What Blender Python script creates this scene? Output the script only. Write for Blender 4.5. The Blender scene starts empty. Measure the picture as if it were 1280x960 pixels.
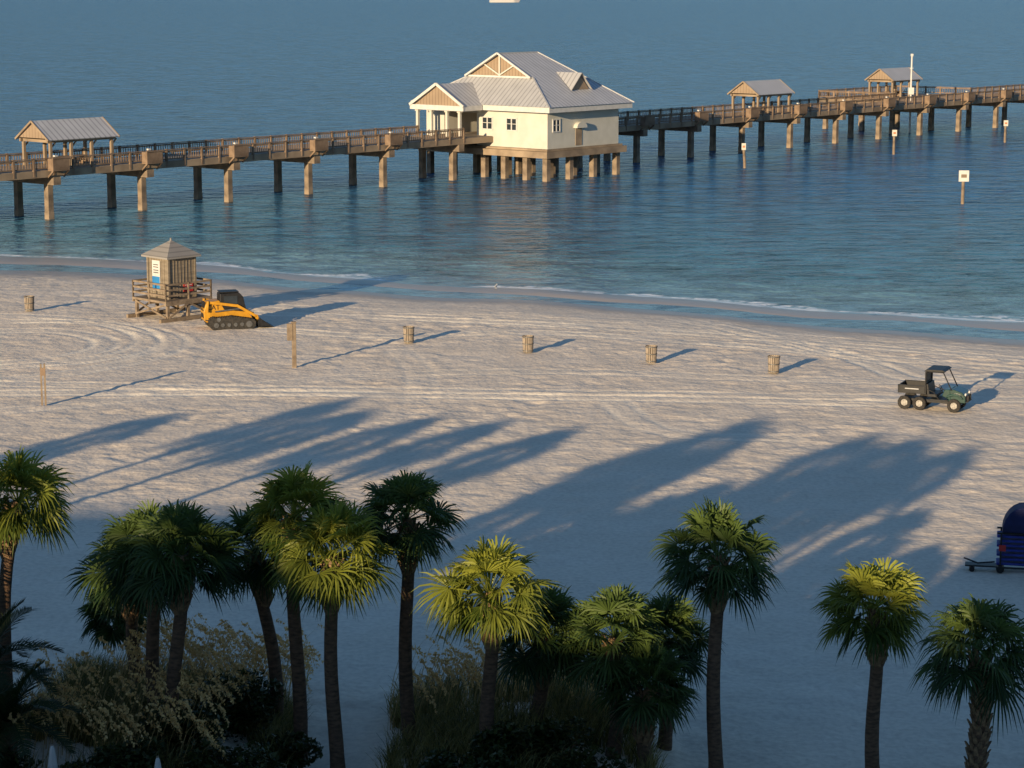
import bpy, math, random
import numpy as np
from mathutils import Vector, Matrix
random.seed(7); np.random.seed(7)
SC=bpy.context.scene
COL=SC.collection
# ------------------------------------------------------------------ camera survey
F=2800.0; H=21.0; PIT=math.atan(500/2800.0)
SP,CP=math.sin(PIT),math.cos(PIT)
def ray(u,v):
    x=(u-640)/F; yi=(v-480)/F
    return (x, CP-yi*SP, -SP-yi*CP)
def G(u,v,z=0.0):
    d=ray(u,v); t=(z-H)/d[2]
    return Vector((d[0]*t,d[1]*t,z))
def D(u,v,Y):
    d=ray(u,v); t=Y/d[1]
    return Vector((d[0]*t,Y,H+d[2]*t))
ZW=-0.5
# ------------------------------------------------------------------ materials
def new_mat(name):
    m=bpy.data.materials.new(name); m.use_nodes=True
    nt=m.node_tree; b=nt.nodes["Principled BSDF"]
    return m,nt,b
def mat(name,c1,c2=None,rough=0.8,scale=3.0,bump=0.0,bscale=20.0,metal=0.0,detail=4,spec=0.3,stretch=(1,1,1)):
    m,nt,b=new_mat(name)
    N=nt.nodes; L=nt.links
    b.inputs["Roughness"].default_value=rough
    b.inputs["Metallic"].default_value=metal
    b.inputs["Specular IOR Level"].default_value=spec
    tc=N.new("ShaderNodeTexCoord"); mp=N.new("ShaderNodeMapping"); mp.inputs["Scale"].default_value=stretch
    L.new(tc.outputs["Object"],mp.inputs["Vector"])
    if c2 is None: c2=tuple(x*0.72 for x in c1)
    n=N.new("ShaderNodeTexNoise"); n.inputs["Scale"].default_value=scale; n.inputs["Detail"].default_value=detail
    L.new(mp.outputs[0],n.inputs["Vector"])
    r=N.new("ShaderNodeValToRGB"); r.color_ramp.elements[0].position=0.35; r.color_ramp.elements[1].position=0.65
    r.color_ramp.elements[0].color=(*c2,1); r.color_ramp.elements[1].color=(*c1,1)
    L.new(n.outputs["Fac"],r.inputs["Fac"]); L.new(r.outputs["Color"],b.inputs["Base Color"])
    if bump>0:
        n2=N.new("ShaderNodeTexNoise"); n2.inputs["Scale"].default_value=bscale; n2.inputs["Detail"].default_value=3
        L.new(mp.outputs[0],n2.inputs["Vector"])
        bp=N.new("ShaderNodeBump"); bp.inputs["Strength"].default_value=1.0; bp.inputs["Distance"].default_value=bump
        L.new(n2.outputs["Fac"],bp.inputs["Height"]); L.new(bp.outputs["Normal"],b.inputs["Normal"])
    return m
def stripe_mat(name,c1,c2,axis,freq,rough=0.4,metal=0.3):
    m,nt,b=new_mat(name); N=nt.nodes; L=nt.links
    b.inputs["Roughness"].default_value=rough; b.inputs["Metallic"].default_value=metal
    tc=N.new("ShaderNodeTexCoord"); sp=N.new("ShaderNodeSeparateXYZ"); L.new(tc.outputs["Object"],sp.inputs[0])
    mu=N.new("ShaderNodeMath"); mu.operation='MULTIPLY'; mu.inputs[1].default_value=freq
    L.new(sp.outputs[axis],mu.inputs[0])
    fr=N.new("ShaderNodeMath"); fr.operation='FRACT'; L.new(mu.outputs[0],fr.inputs[0])
    r=N.new("ShaderNodeValToRGB"); e=r.color_ramp.elements
    e[0].position=0.0; e[0].color=(*c2,1); e[1].position=0.3; e[1].color=(*c1,1)
    x=r.color_ramp.elements.new(0.16); x.color=(*c2,1)
    L.new(fr.outputs[0],r.inputs["Fac"])
    n=N.new("ShaderNodeTexNoise"); n.inputs["Scale"].default_value=0.6; L.new(tc.outputs["Object"],n.inputs["Vector"])
    mx=N.new("ShaderNodeMix"); mx.data_type='RGBA'; mx.blend_type='MULTIPLY'; mx.inputs["Factor"].default_value=0.3
    L.new(r.outputs["Color"],mx.inputs["A"]); L.new(n.outputs["Fac"],mx.inputs["B"])
    L.new(mx.outputs["Result"],b.inputs["Base Color"])
    return m
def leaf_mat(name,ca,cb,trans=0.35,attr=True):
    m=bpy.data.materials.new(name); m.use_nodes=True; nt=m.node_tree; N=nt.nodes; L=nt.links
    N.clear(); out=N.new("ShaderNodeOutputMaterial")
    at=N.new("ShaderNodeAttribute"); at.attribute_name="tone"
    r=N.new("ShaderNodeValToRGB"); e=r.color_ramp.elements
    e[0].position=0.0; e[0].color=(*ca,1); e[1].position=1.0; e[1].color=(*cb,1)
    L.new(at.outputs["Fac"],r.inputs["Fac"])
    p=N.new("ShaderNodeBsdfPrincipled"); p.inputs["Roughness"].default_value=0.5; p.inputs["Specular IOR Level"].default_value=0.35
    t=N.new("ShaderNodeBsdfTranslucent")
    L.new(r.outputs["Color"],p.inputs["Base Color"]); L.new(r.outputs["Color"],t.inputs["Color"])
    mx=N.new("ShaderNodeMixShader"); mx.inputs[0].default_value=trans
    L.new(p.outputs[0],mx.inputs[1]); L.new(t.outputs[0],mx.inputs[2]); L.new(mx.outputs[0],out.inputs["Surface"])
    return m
M={}
M['wood']=mat("weathered_wood",(0.26,0.20,0.14),(0.16,0.12,0.085),0.85,2.5,0.01,15,stretch=(1,1,1))
M['rail']=mat("rail_wood",(0.27,0.19,0.13),(0.16,0.11,0.075),0.85,1.2)
M['fascia']=mat("fascia_wood",(0.34,0.26,0.18),(0.20,0.15,0.105),0.85,0.5)
M['deck']=mat("deck_boards",(0.32,0.26,0.2),(0.22,0.18,0.14),0.85,0.8)
M['pile']=mat("pile_concrete",(0.30,0.23,0.165),(0.15,0.115,0.085),0.85,0.9,0.02,8)
M['cream']=mat("cream_stucco",(0.55,0.53,0.47),(0.49,0.475,0.415),0.85,0.7)
M['white']=mat("white_paint",(0.58,0.565,0.54),(0.50,0.49,0.465),0.5,2)
M['glass']=mat("window_glass",(0.03,0.04,0.05),(0.02,0.025,0.03),0.1,2,spec=0.6)
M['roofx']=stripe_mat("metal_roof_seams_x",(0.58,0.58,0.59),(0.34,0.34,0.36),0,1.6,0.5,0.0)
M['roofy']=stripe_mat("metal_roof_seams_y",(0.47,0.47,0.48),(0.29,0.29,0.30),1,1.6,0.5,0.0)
M['trim']=mat("roof_trim",(0.42,0.42,0.42),(0.36,0.36,0.37),0.5,2)
M['gable']=stripe_mat("gable_wood",(0.34,0.25,0.17),(0.24,0.17,0.11),1,2.2,0.8,0.0)
M['trunk']=mat("palm_bark",(0.19,0.115,0.07),(0.085,0.055,0.036),0.9,5,0.03,18,stretch=(1,1,3))
M['boot']=mat("palm_boots",(0.30,0.19,0.10),(0.13,0.085,0.05),0.9,9)
M['leaf_lit']=leaf_mat("palm_leaf_sunlit_tint",(0.035,0.07,0.012),(0.30,0.32,0.045),0.4)  # yellow green carries the sunlight on lit crowns as colour
M['leaf_shaded']=leaf_mat("palm_leaf_shade_tint",(0.016,0.045,0.015),(0.105,0.155,0.036),0.35)  # same fan leaf darkened, shade on the crown put into its colour
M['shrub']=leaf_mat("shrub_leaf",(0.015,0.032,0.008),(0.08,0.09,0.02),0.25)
M['grass']=leaf_mat("dune_grass_blade",(0.05,0.06,0.014),(0.36,0.29,0.09),0.35)
M['oat']=leaf_mat("sea_oat_seed_sunlit_tint",(0.40,0.26,0.10),(0.9,0.62,0.27),0.35)  # golden tan brightened to stand in for sunlight on the seed heads
M['black']=mat("black_plastic",(0.02,0.02,0.022),(0.012,0.012,0.013),0.5,6)
M['tyre']=mat("rubber",(0.025,0.024,0.023),(0.05,0.045,0.04),0.9,8)
M['rim']=mat("rim_steel",(0.30,0.29,0.27),(0.2,0.19,0.18),0.4,6,metal=0.5)
M['green']=mat("dark_green_paint",(0.012,0.05,0.04),(0.01,0.035,0.03),0.3,3,spec=0.5)
M['yellow']=mat("machine_yellow",(0.55,0.27,0.02),(0.42,0.2,0.015),0.4,3,spec=0.4)
M['grey']=mat("grey_metal",(0.16,0.16,0.16),(0.1,0.1,0.1),0.5,5,metal=0.4)
M['tower']=mat("tower_siding",(0.24,0.20,0.15),(0.17,0.14,0.105),0.85,1.5,stretch=(1,1,6))
M['towerroof']=stripe_mat("tower_roof_shingle",(0.30,0.28,0.26),(0.2,0.19,0.18),2,4.0,0.8,0.0)
M['blue']=mat("sign_blue",(0.03,0.22,0.50),(0.03,0.17,0.4),0.5,3)
M['red']=mat("sign_red",(0.5,0.04,0.03),(0.4,0.03,0.03),0.5,3)
M['navy']=mat("navy_canvas",(0.012,0.02,0.09),(0.008,0.012,0.05),0.7,3)
M['royal']=mat("blue_vinyl",(0.03,0.05,0.30),(0.02,0.03,0.18),0.6,3)
M['orange']=mat("marker_orange",(0.5,0.2,0.1),(0.4,0.16,0.08),0.6,3)
M['hotel']=mat("hotel_stucco",(0.5,0.45,0.38),(0.45,0.4,0.34),0.9,0.3)
M['slat']=mat("bin_slats",(0.34,0.28,0.22),(0.22,0.18,0.14),0.9,5)
# ------------------------------------------------------------------ mesh builder
class MB:
    def __init__(s): s.v=[]; s.f=[]; s.t=[]
    def add(s,vs,fs,tone=None):
        o=len(s.v); s.v+= [tuple(p) for p in vs]; s.f+=[tuple(i+o for i in f) for f in fs]
        if tone is not None: s.t+=[tone]*len(vs)
    def box(s,c,d,rz=0.0,mtx=None):
        x,y,z=d[0]/2,d[1]/2,d[2]/2
        vs=[Vector((a*x,b*y,e*z)) for e in(-1,1) for a,b in((-1,-1),(1,-1),(1,1),(-1,1))]
        R=mtx if mtx is not None else Matrix.Rotation(rz,3,'Z')
        C=Vector(c); vs=[R@p+C for p in vs]
        s.add(vs,[(3,2,1,0),(4,5,6,7),(0,1,5,4),(1,2,6,5),(2,3,7,6),(3,0,4,7)])
    def beam(s,a,b,w,h=None):
        a=Vector(a);b=Vector(b);h=h or w; d=b-a; l=d.length
        if l<1e-6:return
        x=d/l; up=Vector((0,0,1))
        if abs(x.z)>0.95: up=Vector((0,1,0))
        y=up.cross(x).normalized(); z=x.cross(y)
        R=Matrix((x,y,z)).transposed()
        s.box((a+b)/2,(l,w,h),mtx=R)
    def tube(s,pts,rad,n=10,cap=True):
        pts=[Vector(p) for p in pts]; o=[]
        for i,p in enumerate(pts):
            d=(pts[min(i+1,len(pts)-1)]-pts[max(i-1,0)]).normalized()
            up=Vector((0,0,1)) if abs(d.z)<0.9 else Vector((1,0,0))
            y=up.cross(d).normalized(); z=d.cross(y)
            for k in range(n):
                a=2*math.pi*k/n; o.append(p+(y*math.cos(a)+z*math.sin(a))*rad[i])
        fs=[]
        for i in range(len(pts)-1):
            for k in range(n):
                fs.append((i*n+k,i*n+(k+1)%n,(i+1)*n+(k+1)%n,(i+1)*n+k))
        if cap:
            fs.append(tuple(range(n-1,-1,-1))); fs.append(tuple(range((len(pts)-1)*n,len(pts)*n)))
        s.add(o,fs)
    def cyl(s,a,b,r,n=16,r2=None): s.tube([a,b],[r,r if r2 is None else r2],n)
    def prism(s,prof,y0,y1):
        n=len(prof); vs=[(x,y0,z) for x,z in prof]+[(x,y1,z) for x,z in prof]
        fs=[tuple(range(n)),tuple(range(2*n-1,n-1,-1))]+[(i,i+n,(i+1)%n+n,(i+1)%n) for i in range(n)]
        s.add(vs,fs)
    def obj(s,name,m,parent=None,smooth=False,loc=(0,0,0),rz=0,bevel=0,label=None):
        me=bpy.data.meshes.new(name); me.from_pydata(s.v,[],s.f); me.update()
        import bmesh
        if len(s.t)==len(s.v) and s.t:
            a=me.attributes.new("tone",'FLOAT','POINT'); a.data.foreach_set("value",s.t)
        else:
            bm=bmesh.new(); bm.from_mesh(me); bmesh.ops.recalc_face_normals(bm,faces=bm.faces); bm.to_mesh(me); bm.free()
        ms=m if isinstance(m,(list,tuple)) else [m]
        for q in ms: me.materials.append(q)
        if smooth: me.polygons.foreach_set("use_smooth",[True]*len(me.polygons))
        o=bpy.data.objects.new(name,me); COL.objects.link(o)
        o.location=loc; o.rotation_euler=(0,0,rz)
        if parent: o.parent=parent
        if label: o["label"]=label
        if bevel>0:
            b=o.modifiers.new("bevel",'BEVEL'); b.width=bevel; b.segments=2; b.limit_method='ANGLE'
        return o
def thing(name,label,cat,loc,rz=0,group=None):
    o=bpy.data.objects.new(name,None); COL.objects.link(o); o.empty_display_size=0.3
    o.location=loc; o.rotation_euler=(0,0,rz); o["label"]=label; o["category"]=cat
    if group:o["group"]=group
    return o
def tag(o,label,cat,group=None):
    o["label"]=label;o["category"]=cat
    if group:o["group"]=group
def copy_thing(root,loc,rz=None,label=None,scale=1):
    def rec(o,par):
        c=o.copy(); COL.objects.link(c)
        if par is not None: c.parent=par
        for ch in list(o.children): rec(ch,c)
        return c
    c=rec(root,None); c.location=loc
    if rz is not None: c.rotation_euler=(0,0,rz)
    if label: c["label"]=label
    c.scale=(scale,)*3
    return c
# ------------------------------------------------------------------ terrain functions
SH=[G(u,v,ZW) for u,v in((0,318),(170,326),(380,344),(640,361),(900,379),(1280,404))]
sx=np.array([p.x for p in SH]); sy=np.array([p.y for p in SH])
sx=np.concatenate([[-8000],sx,[8000]]); 
sy=np.concatenate([[sy[0]+0.30*(8000-39)],sy,[sy[-1]-0.45*(8000-31)]])
def shore_d(x,y):
    w=np.interp(x,[-45,0,35],[1.55,1.0,1.35])
    return (np.interp(x,sx,sy)+0.7*np.sin(x*0.21)+0.35*np.sin(x*0.53+1)-y)*0.9, w
def gz(x,y):
    d,w=shore_d(x,y)
    dd=np.where(d>0,d/w,d)
    z=np.interp(dd,[-400,-60,-10,0,1.2,2.2,3.3,4.6,5.6,8,13,22],[-9,-3.5,-1.1,-0.5,-0.44,-0.45,-0.57,-0.56,-0.45,-0.33,-0.12,0])
    band=np.clip(1-np.abs(dd-2.5)/3,0,1)
    z=z+band*(0.05*np.sin(x*0.17+0.6)+0.025*np.sin(x*0.41))
    left=np.clip((-5.5-x)/3,0,1); mid=np.clip(1-np.abs(x+0.2)/5,0,1)
    edge=65.5+1.5*np.sin(x*0.35)
    k=np.clip((edge-y)/6,0,1); k=k*k*(3-2*k)
    z=z+k*1.0*np.clip(left+mid*0.9,0,1)
    return z
def gz1(x,y): return float(gz(np.array([x]),np.array([y]))[0])
# ------------------------------------------------------------------ ground
def grid_mesh(name,xs,ys,Z,attrs,m):
    X,Y=np.meshgrid(xs,ys); nx,ny=len(xs),len(ys)
    co=np.stack([X,Y,Z],-1).reshape(-1,3)
    i=np.arange(nx*ny).reshape(ny,nx)
    q=np.stack([i[:-1,:-1],i[:-1,1:],i[1:,1:],i[1:,:-1]],-1).reshape(-1,4)
    me=bpy.data.meshes.new(name)
    me.vertices.add(len(co)); me.vertices.foreach_set("co",co.ravel())
    me.loops.add(q.size); me.loops.foreach_set("vertex_index",q.ravel())
    me.polygons.add(len(q)); me.polygons.foreach_set("loop_start",np.arange(0,q.size,4))
    me.polygons.foreach_set("loop_total",np.full(len(q),4))
    me.update(calc_edges=True); me.validate()
    for k,a in attrs.items():
        at=me.attributes.new(k,'FLOAT','POINT'); at.data.foreach_set("value",a.ravel().astype(np.float32))
    me.polygons.foreach_set("use_smooth",np.ones(len(q),dtype=bool))
    me.materials.append(m)
    o=bpy.data.objects.new(name,me); COL.objects.link(o); o["kind"]="structure"
    return o
far=[-9000,-3000,-1000,-400,-200,-110,-70,-55]
xs=np.concatenate([far,np.arange(-44,44.01,0.2),[-f for f in far[::-1]]])
ys=np.concatenate([[-3000,-800,-200,-60,-20,10,30,45,52],np.arange(56,176,0.2),np.arange(177,215,2),[230,300,500,1000,4000,12000,30000]])
X,Y=np.meshgrid(xs,ys)
Z=gz(X,Y)
def blur(a,n):
    for _ in range(n):
        a=(a+np.roll(a,1,0)+np.roll(a,-1,0))/3; a=(a+np.roll(a,1,1)+np.roll(a,-1,1))/3
    return a/ a.std()
r1=blur(np.random.randn(*X.shape),1); r2=blur(np.random.randn(*X.shape),4); r3=blur(np.random.randn(*X.shape),28); r4=blur(np.random.randn(*X.shape),60)
dsh,_=shore_d(X,Y)
inf=(np.abs(X)<44)&(Y>56)&(Y<176)
dry=np.clip((dsh-7)/10,0,1)*inf
def seg_dist(poly):
    P=[G(u,v) for u,v in poly]
    best=np.full(X.shape,1e9)
    for a,b in zip(P[:-1],P[1:]):
        dx,dy=b.x-a.x,b.y-a.y; L2=dx*dx+dy*dy
        t=np.clip(((X-a.x)*dx+(Y-a.y)*dy)/L2,0,1)
        d=np.hypot(X-a.x-t*dx,Y-a.y-t*dy); best=np.minimum(best,d)
    return best
def smooth(poly,it=3):
    for _ in range(it):
        o=[poly[0]]
        for a,b in zip(poly[:-1],poly[1:]):
            o+=[(a[0]*.75+b[0]*.25,a[1]*.75+b[1]*.25),(a[0]*.25+b[0]*.75,a[1]*.25+b[1]*.75)]
        o.append(poly[-1]); poly=o
    return poly
tracks=[
 ([(-80,492),(300,490),(640,496),(900,499),(1128,506)],1.2),
 ([(-80,478),(300,486),(640,490),(900,494),(1400,502)],0.9),
 ([(-60,404),(100,400),(175,412),(190,432),(120,452),(-60,462)],1.15),
 ([(-60,416),(60,412),(120,420),(140,434),(60,452),(-60,456)],0.9),
 ([(-60,392),(60,396),(150,404),(230,424),(200,446),(60,472),(-60,476)],0.75),
 ([(330,412),(500,424),(640,412),(900,428),(1350,468)],0.8),
 ([(240,388),(500,396),(760,408),(1050,428),(1350,452)],1.0),
 ([(480,392),(760,402),(1050,420),(1350,444)],0.8),
 ([(300,380),(560,388),(860,400),(1150,424),(1350,436)],0.7),
 ([(840,392),(980,424),(1080,448),(1140,478),(1240,470)],1.0),
 ([(900,404),(1020,440),(1120,452),(1160,470)],0.7),
 ([(-60,520),(160,500),(420,470),(700,462),(980,476),(1350,478)],0.5),
 ([(500,440),(530,466),(520,500)],0.4),
 ([(770,505),(800,530),(850,545),(980,548)],0.6),
]
trk=np.zeros(X.shape); dz=np.zeros(X.shape)
for poly,amp in tracks:
    d=seg_dist(smooth(poly))
    rut=np.exp(-((d-0.72)/0.20)**2); berm=np.exp(-((d-1.15)/0.18)**2)+np.exp(-((d-0.32)/0.16)**2)
    trk=np.maximum(trk,amp*np.clip(rut+0.35*(d<0.9),0,1)); dz+=amp*(-0.032*rut+0.021*berm)
trk=np.clip(trk,0,1.3)
brk=np.clip(.95+.22*np.clip(r3,-2,2),0.5,1.2)
trk=trk*brk; dz=dz*brk
rough_zone=0.7+0.5*np.clip(r4*.5+.3,-.6,1.4)
Z=Z+dry*(rough_zone*(0.015*r1*(1-0.7*np.clip(trk,0,1))+0.013*r2*(1-0.6*np.clip(trk,0,1)))+0.006*np.clip(r3,-3,3)+dz)
Z=Z+inf*np.clip(1-dry,0,1)*0.004*r2*(dsh>0)
def sand_material():
    m,nt,b=new_mat("beach_sand"); N=nt.nodes; L=nt.links
    b.inputs["Specular IOR Level"].default_value=0.25
    geo=N.new("ShaderNodeNewGeometry"); sp=N.new("ShaderNodeSeparateXYZ"); L.new(geo.outputs["Position"],sp.inputs[0])
    n=N.new("ShaderNodeTexNoise"); n.inputs["Scale"].default_value=0.25; n.inputs["Detail"].default_value=6; n.inputs["Roughness"].default_value=0.65
    L.new(geo.outputs["Position"],n.inputs["Vector"])
    r=N.new("ShaderNodeValToRGB"); e=r.color_ramp.elements; e[0].position=0.3; e[1].position=0.7
    e[0].color=(0.79,0.67,0.53,1); e[1].color=(0.89,0.77,0.625,1)
    L.new(n.outputs["Fac"],r.inputs["Fac"])
    n2=N.new("ShaderNodeTexNoise"); n2.inputs["Scale"].default_value=5.0; n2.inputs["Detail"].default_value=4
    L.new(geo.outputs["Position"],n2.inputs["Vector"])
    r2_=N.new("ShaderNodeValToRGB"); e=r2_.color_ramp.elements; e[0].position=0.3;e[1].position=0.62; e[0].color=(0.84,0.83,0.82,1); e[1].color=(1,1,1,1)
    L.new(n2.outputs["Fac"],r2_.inputs["Fac"])
    mu=N.new("ShaderNodeMix"); mu.data_type='RGBA'; mu.blend_type='MULTIPLY'; mu.inputs["Factor"].default_value=1
    L.new(r.outputs["Color"],mu.inputs["A"]); L.new(r2_.outputs["Color"],mu.inputs["B"])
    at=N.new("ShaderNodeAttribute"); at.attribute_name="track"
    mt=N.new("ShaderNodeMix"); mt.data_type='RGBA'; mt.inputs["B"].default_value=(0.94,0.84,0.68,1)
    ms=N.new("ShaderNodeMath"); ms.operation='MULTIPLY'; ms.inputs[1].default_value=0.8; ms.use_clamp=True; L.new(at.outputs["Fac"],ms.inputs[0])
    L.new(ms.outputs[0],mt.inputs["Factor"]); L.new(mu.outputs["Result"],mt.inputs["A"])
    ad=N.new("ShaderNodeMath"); ad.operation='MULTIPLY_ADD'; ad.inputs[1].default_value=0.10; L.new(n.outputs["Fac"],ad.inputs[0]); L.new(sp.outputs["Z"],ad.inputs[2])
    mr=N.new("ShaderNodeMapRange"); mr.inputs["From Min"].default_value=-0.35; mr.inputs["From Max"].default_value=-0.22
    mr.inputs["To Min"].default_value=1; mr.inputs["To Max"].default_value=0
    L.new(ad.outputs[0],mr.inputs["Value"])
    mw=N.new("ShaderNodeMix"); mw.data_type='RGBA'; mw.inputs["B"].default_value=(0.37,0.32,0.265,1)
    L.new(mr.outputs[0],mw.inputs["Factor"]); L.new(mt.outputs["Result"],mw.inputs["A"])
    L.new(mw.outputs["Result"],b.inputs["Base Color"])
    rr=N.new("ShaderNodeMapRange"); rr.inputs["To Min"].default_value=0.95; rr.inputs["To Max"].default_value=0.35
    L.new(mr.outputs[0],rr.inputs["Value"]); L.new(rr.outputs[0],b.inputs["Roughness"])
    n3=N.new("ShaderNodeTexNoise"); n3.inputs["Scale"].default_value=3.2; n3.inputs["Detail"].default_value=5
    L.new(geo.outputs["Position"],n3.inputs["Vector"])
    bp=N.new("ShaderNodeBump"); bp.inputs["Distance"].default_value=0.06
    sm=N.new("ShaderNodeMapRange"); sm.inputs["To Min"].default_value=0.8; sm.inputs["To Max"].default_value=0.03
    L.new(mr.outputs[0],sm.inputs["Value"]); L.new(sm.outputs[0],bp.inputs["Strength"])
    L.new(n3.outputs["Fac"],bp.inputs["Height"]); L.new(bp.outputs["Normal"],b.inputs["Normal"])
    return m
ground=grid_mesh("ground",xs,ys,Z,{"track":trk*dry},sand_material())
# ------------------------------------------------------------------ water
def water_material():
    m,nt,b=new_mat("sea_water"); N=nt.nodes; L=nt.links
    at=N.new("ShaderNodeAttribute"); at.attribute_name="shore"
    geo=N.new("ShaderNodeNewGeometry")
    n0=N.new("ShaderNodeTexNoise"); n0.inputs["Scale"].default_value=0.03; n0.inputs["Detail"].default_value=3
    mp0=N.new("ShaderNodeMapping"); mp0.inputs["Rotation"].default_value=(0,0,math.radians(25)); mp0.inputs["Scale"].default_value=(0.5,1.6,1)
    L.new(geo.outputs["Position"],mp0.inputs["Vector"]); L.new(mp0.outputs[0],n0.inputs["Vector"])
    ma=N.new("ShaderNodeMath"); ma.operation='MULTIPLY_ADD'; ma.inputs[1].default_value=26; L.new(n0.outputs["Fac"],ma.inputs[0]); L.new(at.outputs["Fac"],ma.inputs[2])
    mr=N.new("ShaderNodeMapRange"); mr.inputs["From Min"].default_value=13; mr.inputs["From Max"].default_value=95
    L.new(ma.outputs[0],mr.inputs["Value"])
    r=N.new("ShaderNodeValToRGB"); e=r.color_ramp.elements; e[0].color=(0.15,0.25,0.27,1); e[1].color=(0.018,0.09,0.20,1)
    x=e.new(0.25); x.color=(0.045,0.14,0.21,1)
    L.new(mr.outputs[0],r.inputs["Fac"])
    mpr=N.new("ShaderNodeMapping"); mpr.inputs["Rotation"].default_value=(0,0,math.radians(14)); mpr.inputs["Scale"].default_value=(0.4,0.8,1)
    L.new(geo.outputs["Position"],mpr.inputs["Vector"])
    nr=N.new("ShaderNodeTexNoise"); nr.inputs["Scale"].default_value=0.7; nr.inputs["Detail"].default_value=6; nr.inputs["Roughness"].default_value=0.68; nr.inputs["Distortion"].default_value=0.6
    L.new(mpr.outputs[0],nr.inputs["Vector"])
    rr=N.new("ShaderNodeMapRange"); rr.inputs["From Min"].default_value=0.38; rr.inputs["From Max"].default_value=0.62; rr.inputs["To Min"].default_value=0.4; rr.inputs["To Max"].default_value=1.6  # light and dark of the ripples painted into the water colour
    L.new(nr.outputs["Fac"],rr.inputs["Value"])
    vm=N.new("ShaderNodeVectorMath"); vm.operation='SCALE'; L.new(r.outputs["Color"],vm.inputs[0]); L.new(rr.outputs[0],vm.inputs["Scale"])
    n1=N.new("ShaderNodeTexNoise"); n1.inputs["Scale"].default_value=0.12; n1.inputs["Detail"].default_value=3; L.new(geo.outputs["Position"],n1.inputs["Vector"])
    m1=N.new("ShaderNodeMath"); m1.operation='MULTIPLY_ADD'; m1.inputs[1].default_value=-9.0; L.new(n1.outputs["Fac"],m1.inputs[0]); L.new(at.outputs["Fac"],m1.inputs[2])
    m2=N.new("ShaderNodeMath"); m2.operation='ADD'; m2.inputs[1].default_value=3.6; L.new(m1.outputs[0],m2.inputs[0])
    ab=N.new("ShaderNodeMath"); ab.operation='ABSOLUTE'; L.new(m2.outputs[0],ab.inputs[0])
    f1=N.new("ShaderNodeMapRange"); f1.inputs["From Min"].default_value=0.2; f1.inputs["From Max"].default_value=0.9; f1.inputs["To Min"].default_value=1; f1.inputs["To Max"].default_value=0
    L.new(ab.outputs[0],f1.inputs["Value"])
    n2=N.new("ShaderNodeTexNoise"); n2.inputs["Scale"].default_value=1.3; n2.inputs["Detail"].default_value=4; L.new(geo.outputs["Position"],n2.inputs["Vector"])
    f2=N.new("ShaderNodeMapRange"); f2.inputs["From Min"].default_value=0.40; f2.inputs["From Max"].default_value=0.54; L.new(n2.outputs["Fac"],f2.inputs["Value"])
    fm=N.new("ShaderNodeMath"); fm.operation='MULTIPLY'; L.new(f1.outputs[0],fm.inputs[0]); L.new(f2.outputs[0],fm.inputs[1])
    ab2=N.new("ShaderNodeMath"); ab2.operation='SUBTRACT'; ab2.inputs[1].default_value=0.4; L.new(at.outputs["Fac"],ab2.inputs[0])
    ab3=N.new("ShaderNodeMath"); ab3.operation='ABSOLUTE'; L.new(ab2.outputs[0],ab3.inputs[0])
    f3=N.new("ShaderNodeMapRange"); f3.inputs["From Min"].default_value=0.1; f3.inputs["From Max"].default_value=0.6; f3.inputs["To Min"].default_value=.9; f3.inputs["To Max"].default_value=0
    L.new(ab3.outputs[0],f3.inputs["Value"])
    f3b=N.new("ShaderNodeMapRange"); f3b.inputs["From Min"].default_value=0.38; f3b.inputs["From Max"].default_value=0.52; L.new(n1.outputs["Fac"],f3b.inputs["Value"])
    f3m=N.new("ShaderNodeMath"); f3m.operation='MULTIPLY'; L.new(f3.outputs[0],f3m.inputs[0]); L.new(f3b.outputs[0],f3m.inputs[1])
    g1=N.new("ShaderNodeMapRange"); g1.inputs["From Min"].default_value=0.0; g1.inputs["From Max"].default_value=0.4; L.new(at.outputs["Fac"],g1.inputs["Value"])
    fm2=N.new("ShaderNodeMath"); fm2.operation='MULTIPLY'; L.new(fm.outputs[0],fm2.inputs[0]); L.new(g1.outputs[0],fm2.inputs[1])
    fm3=N.new("ShaderNodeMath"); fm3.operation='MAXIMUM'; L.new(fm2.outputs[0],fm3.inputs[0]); L.new(f3m.outputs[0],fm3.inputs[1])
    mx=N.new("ShaderNodeMix"); mx.data_type='RGBA'; mx.inputs["B"].default_value=(0.9,0.89,0.87,1)
    L.new(fm3.outputs[0],mx.inputs["Factor"]); L.new(vm.outputs[0],mx.inputs["A"]); L.new(mx.outputs["Result"],b.inputs["Base Color"])
    b.inputs["IOR"].default_value=1.33; b.inputs["Roughness"].default_value=0.24; b.inputs["Specular IOR Level"].default_value=0.30
    h=None
    for sc,dist,st,rot in((0.22,1.5,(0.45,1.3,1),-20),(0.62,1.8,(0.7,1.2,1),8),(1.8,0.6,(0.8,1.1,1),30)):
        mp=N.new("ShaderNodeMapping"); mp.inputs["Scale"].default_value=st; mp.inputs["Rotation"].default_value=(0,0,math.radians(rot))
        L.new(geo.outputs["Position"],mp.inputs["Vector"])
        n=N.new("ShaderNodeTexNoise"); n.inputs["Scale"].default_value=sc; n.inputs["Detail"].default_value=3; n.inputs["Roughness"].default_value=0.55
        L.new(mp.outputs[0],n.inputs["Vector"])
        k=N.new("ShaderNodeMath"); k.operation='MULTIPLY'; k.inputs[1].default_value=dist; L.new(n.outputs["Fac"],k.inputs[0])
        if h is None: h=k
        else:
            a=N.new("ShaderNodeMath"); a.operation='ADD'; L.new(h.outputs[0],a.inputs[0]); L.new(k.outputs[0],a.inputs[1]); h=a
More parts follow.
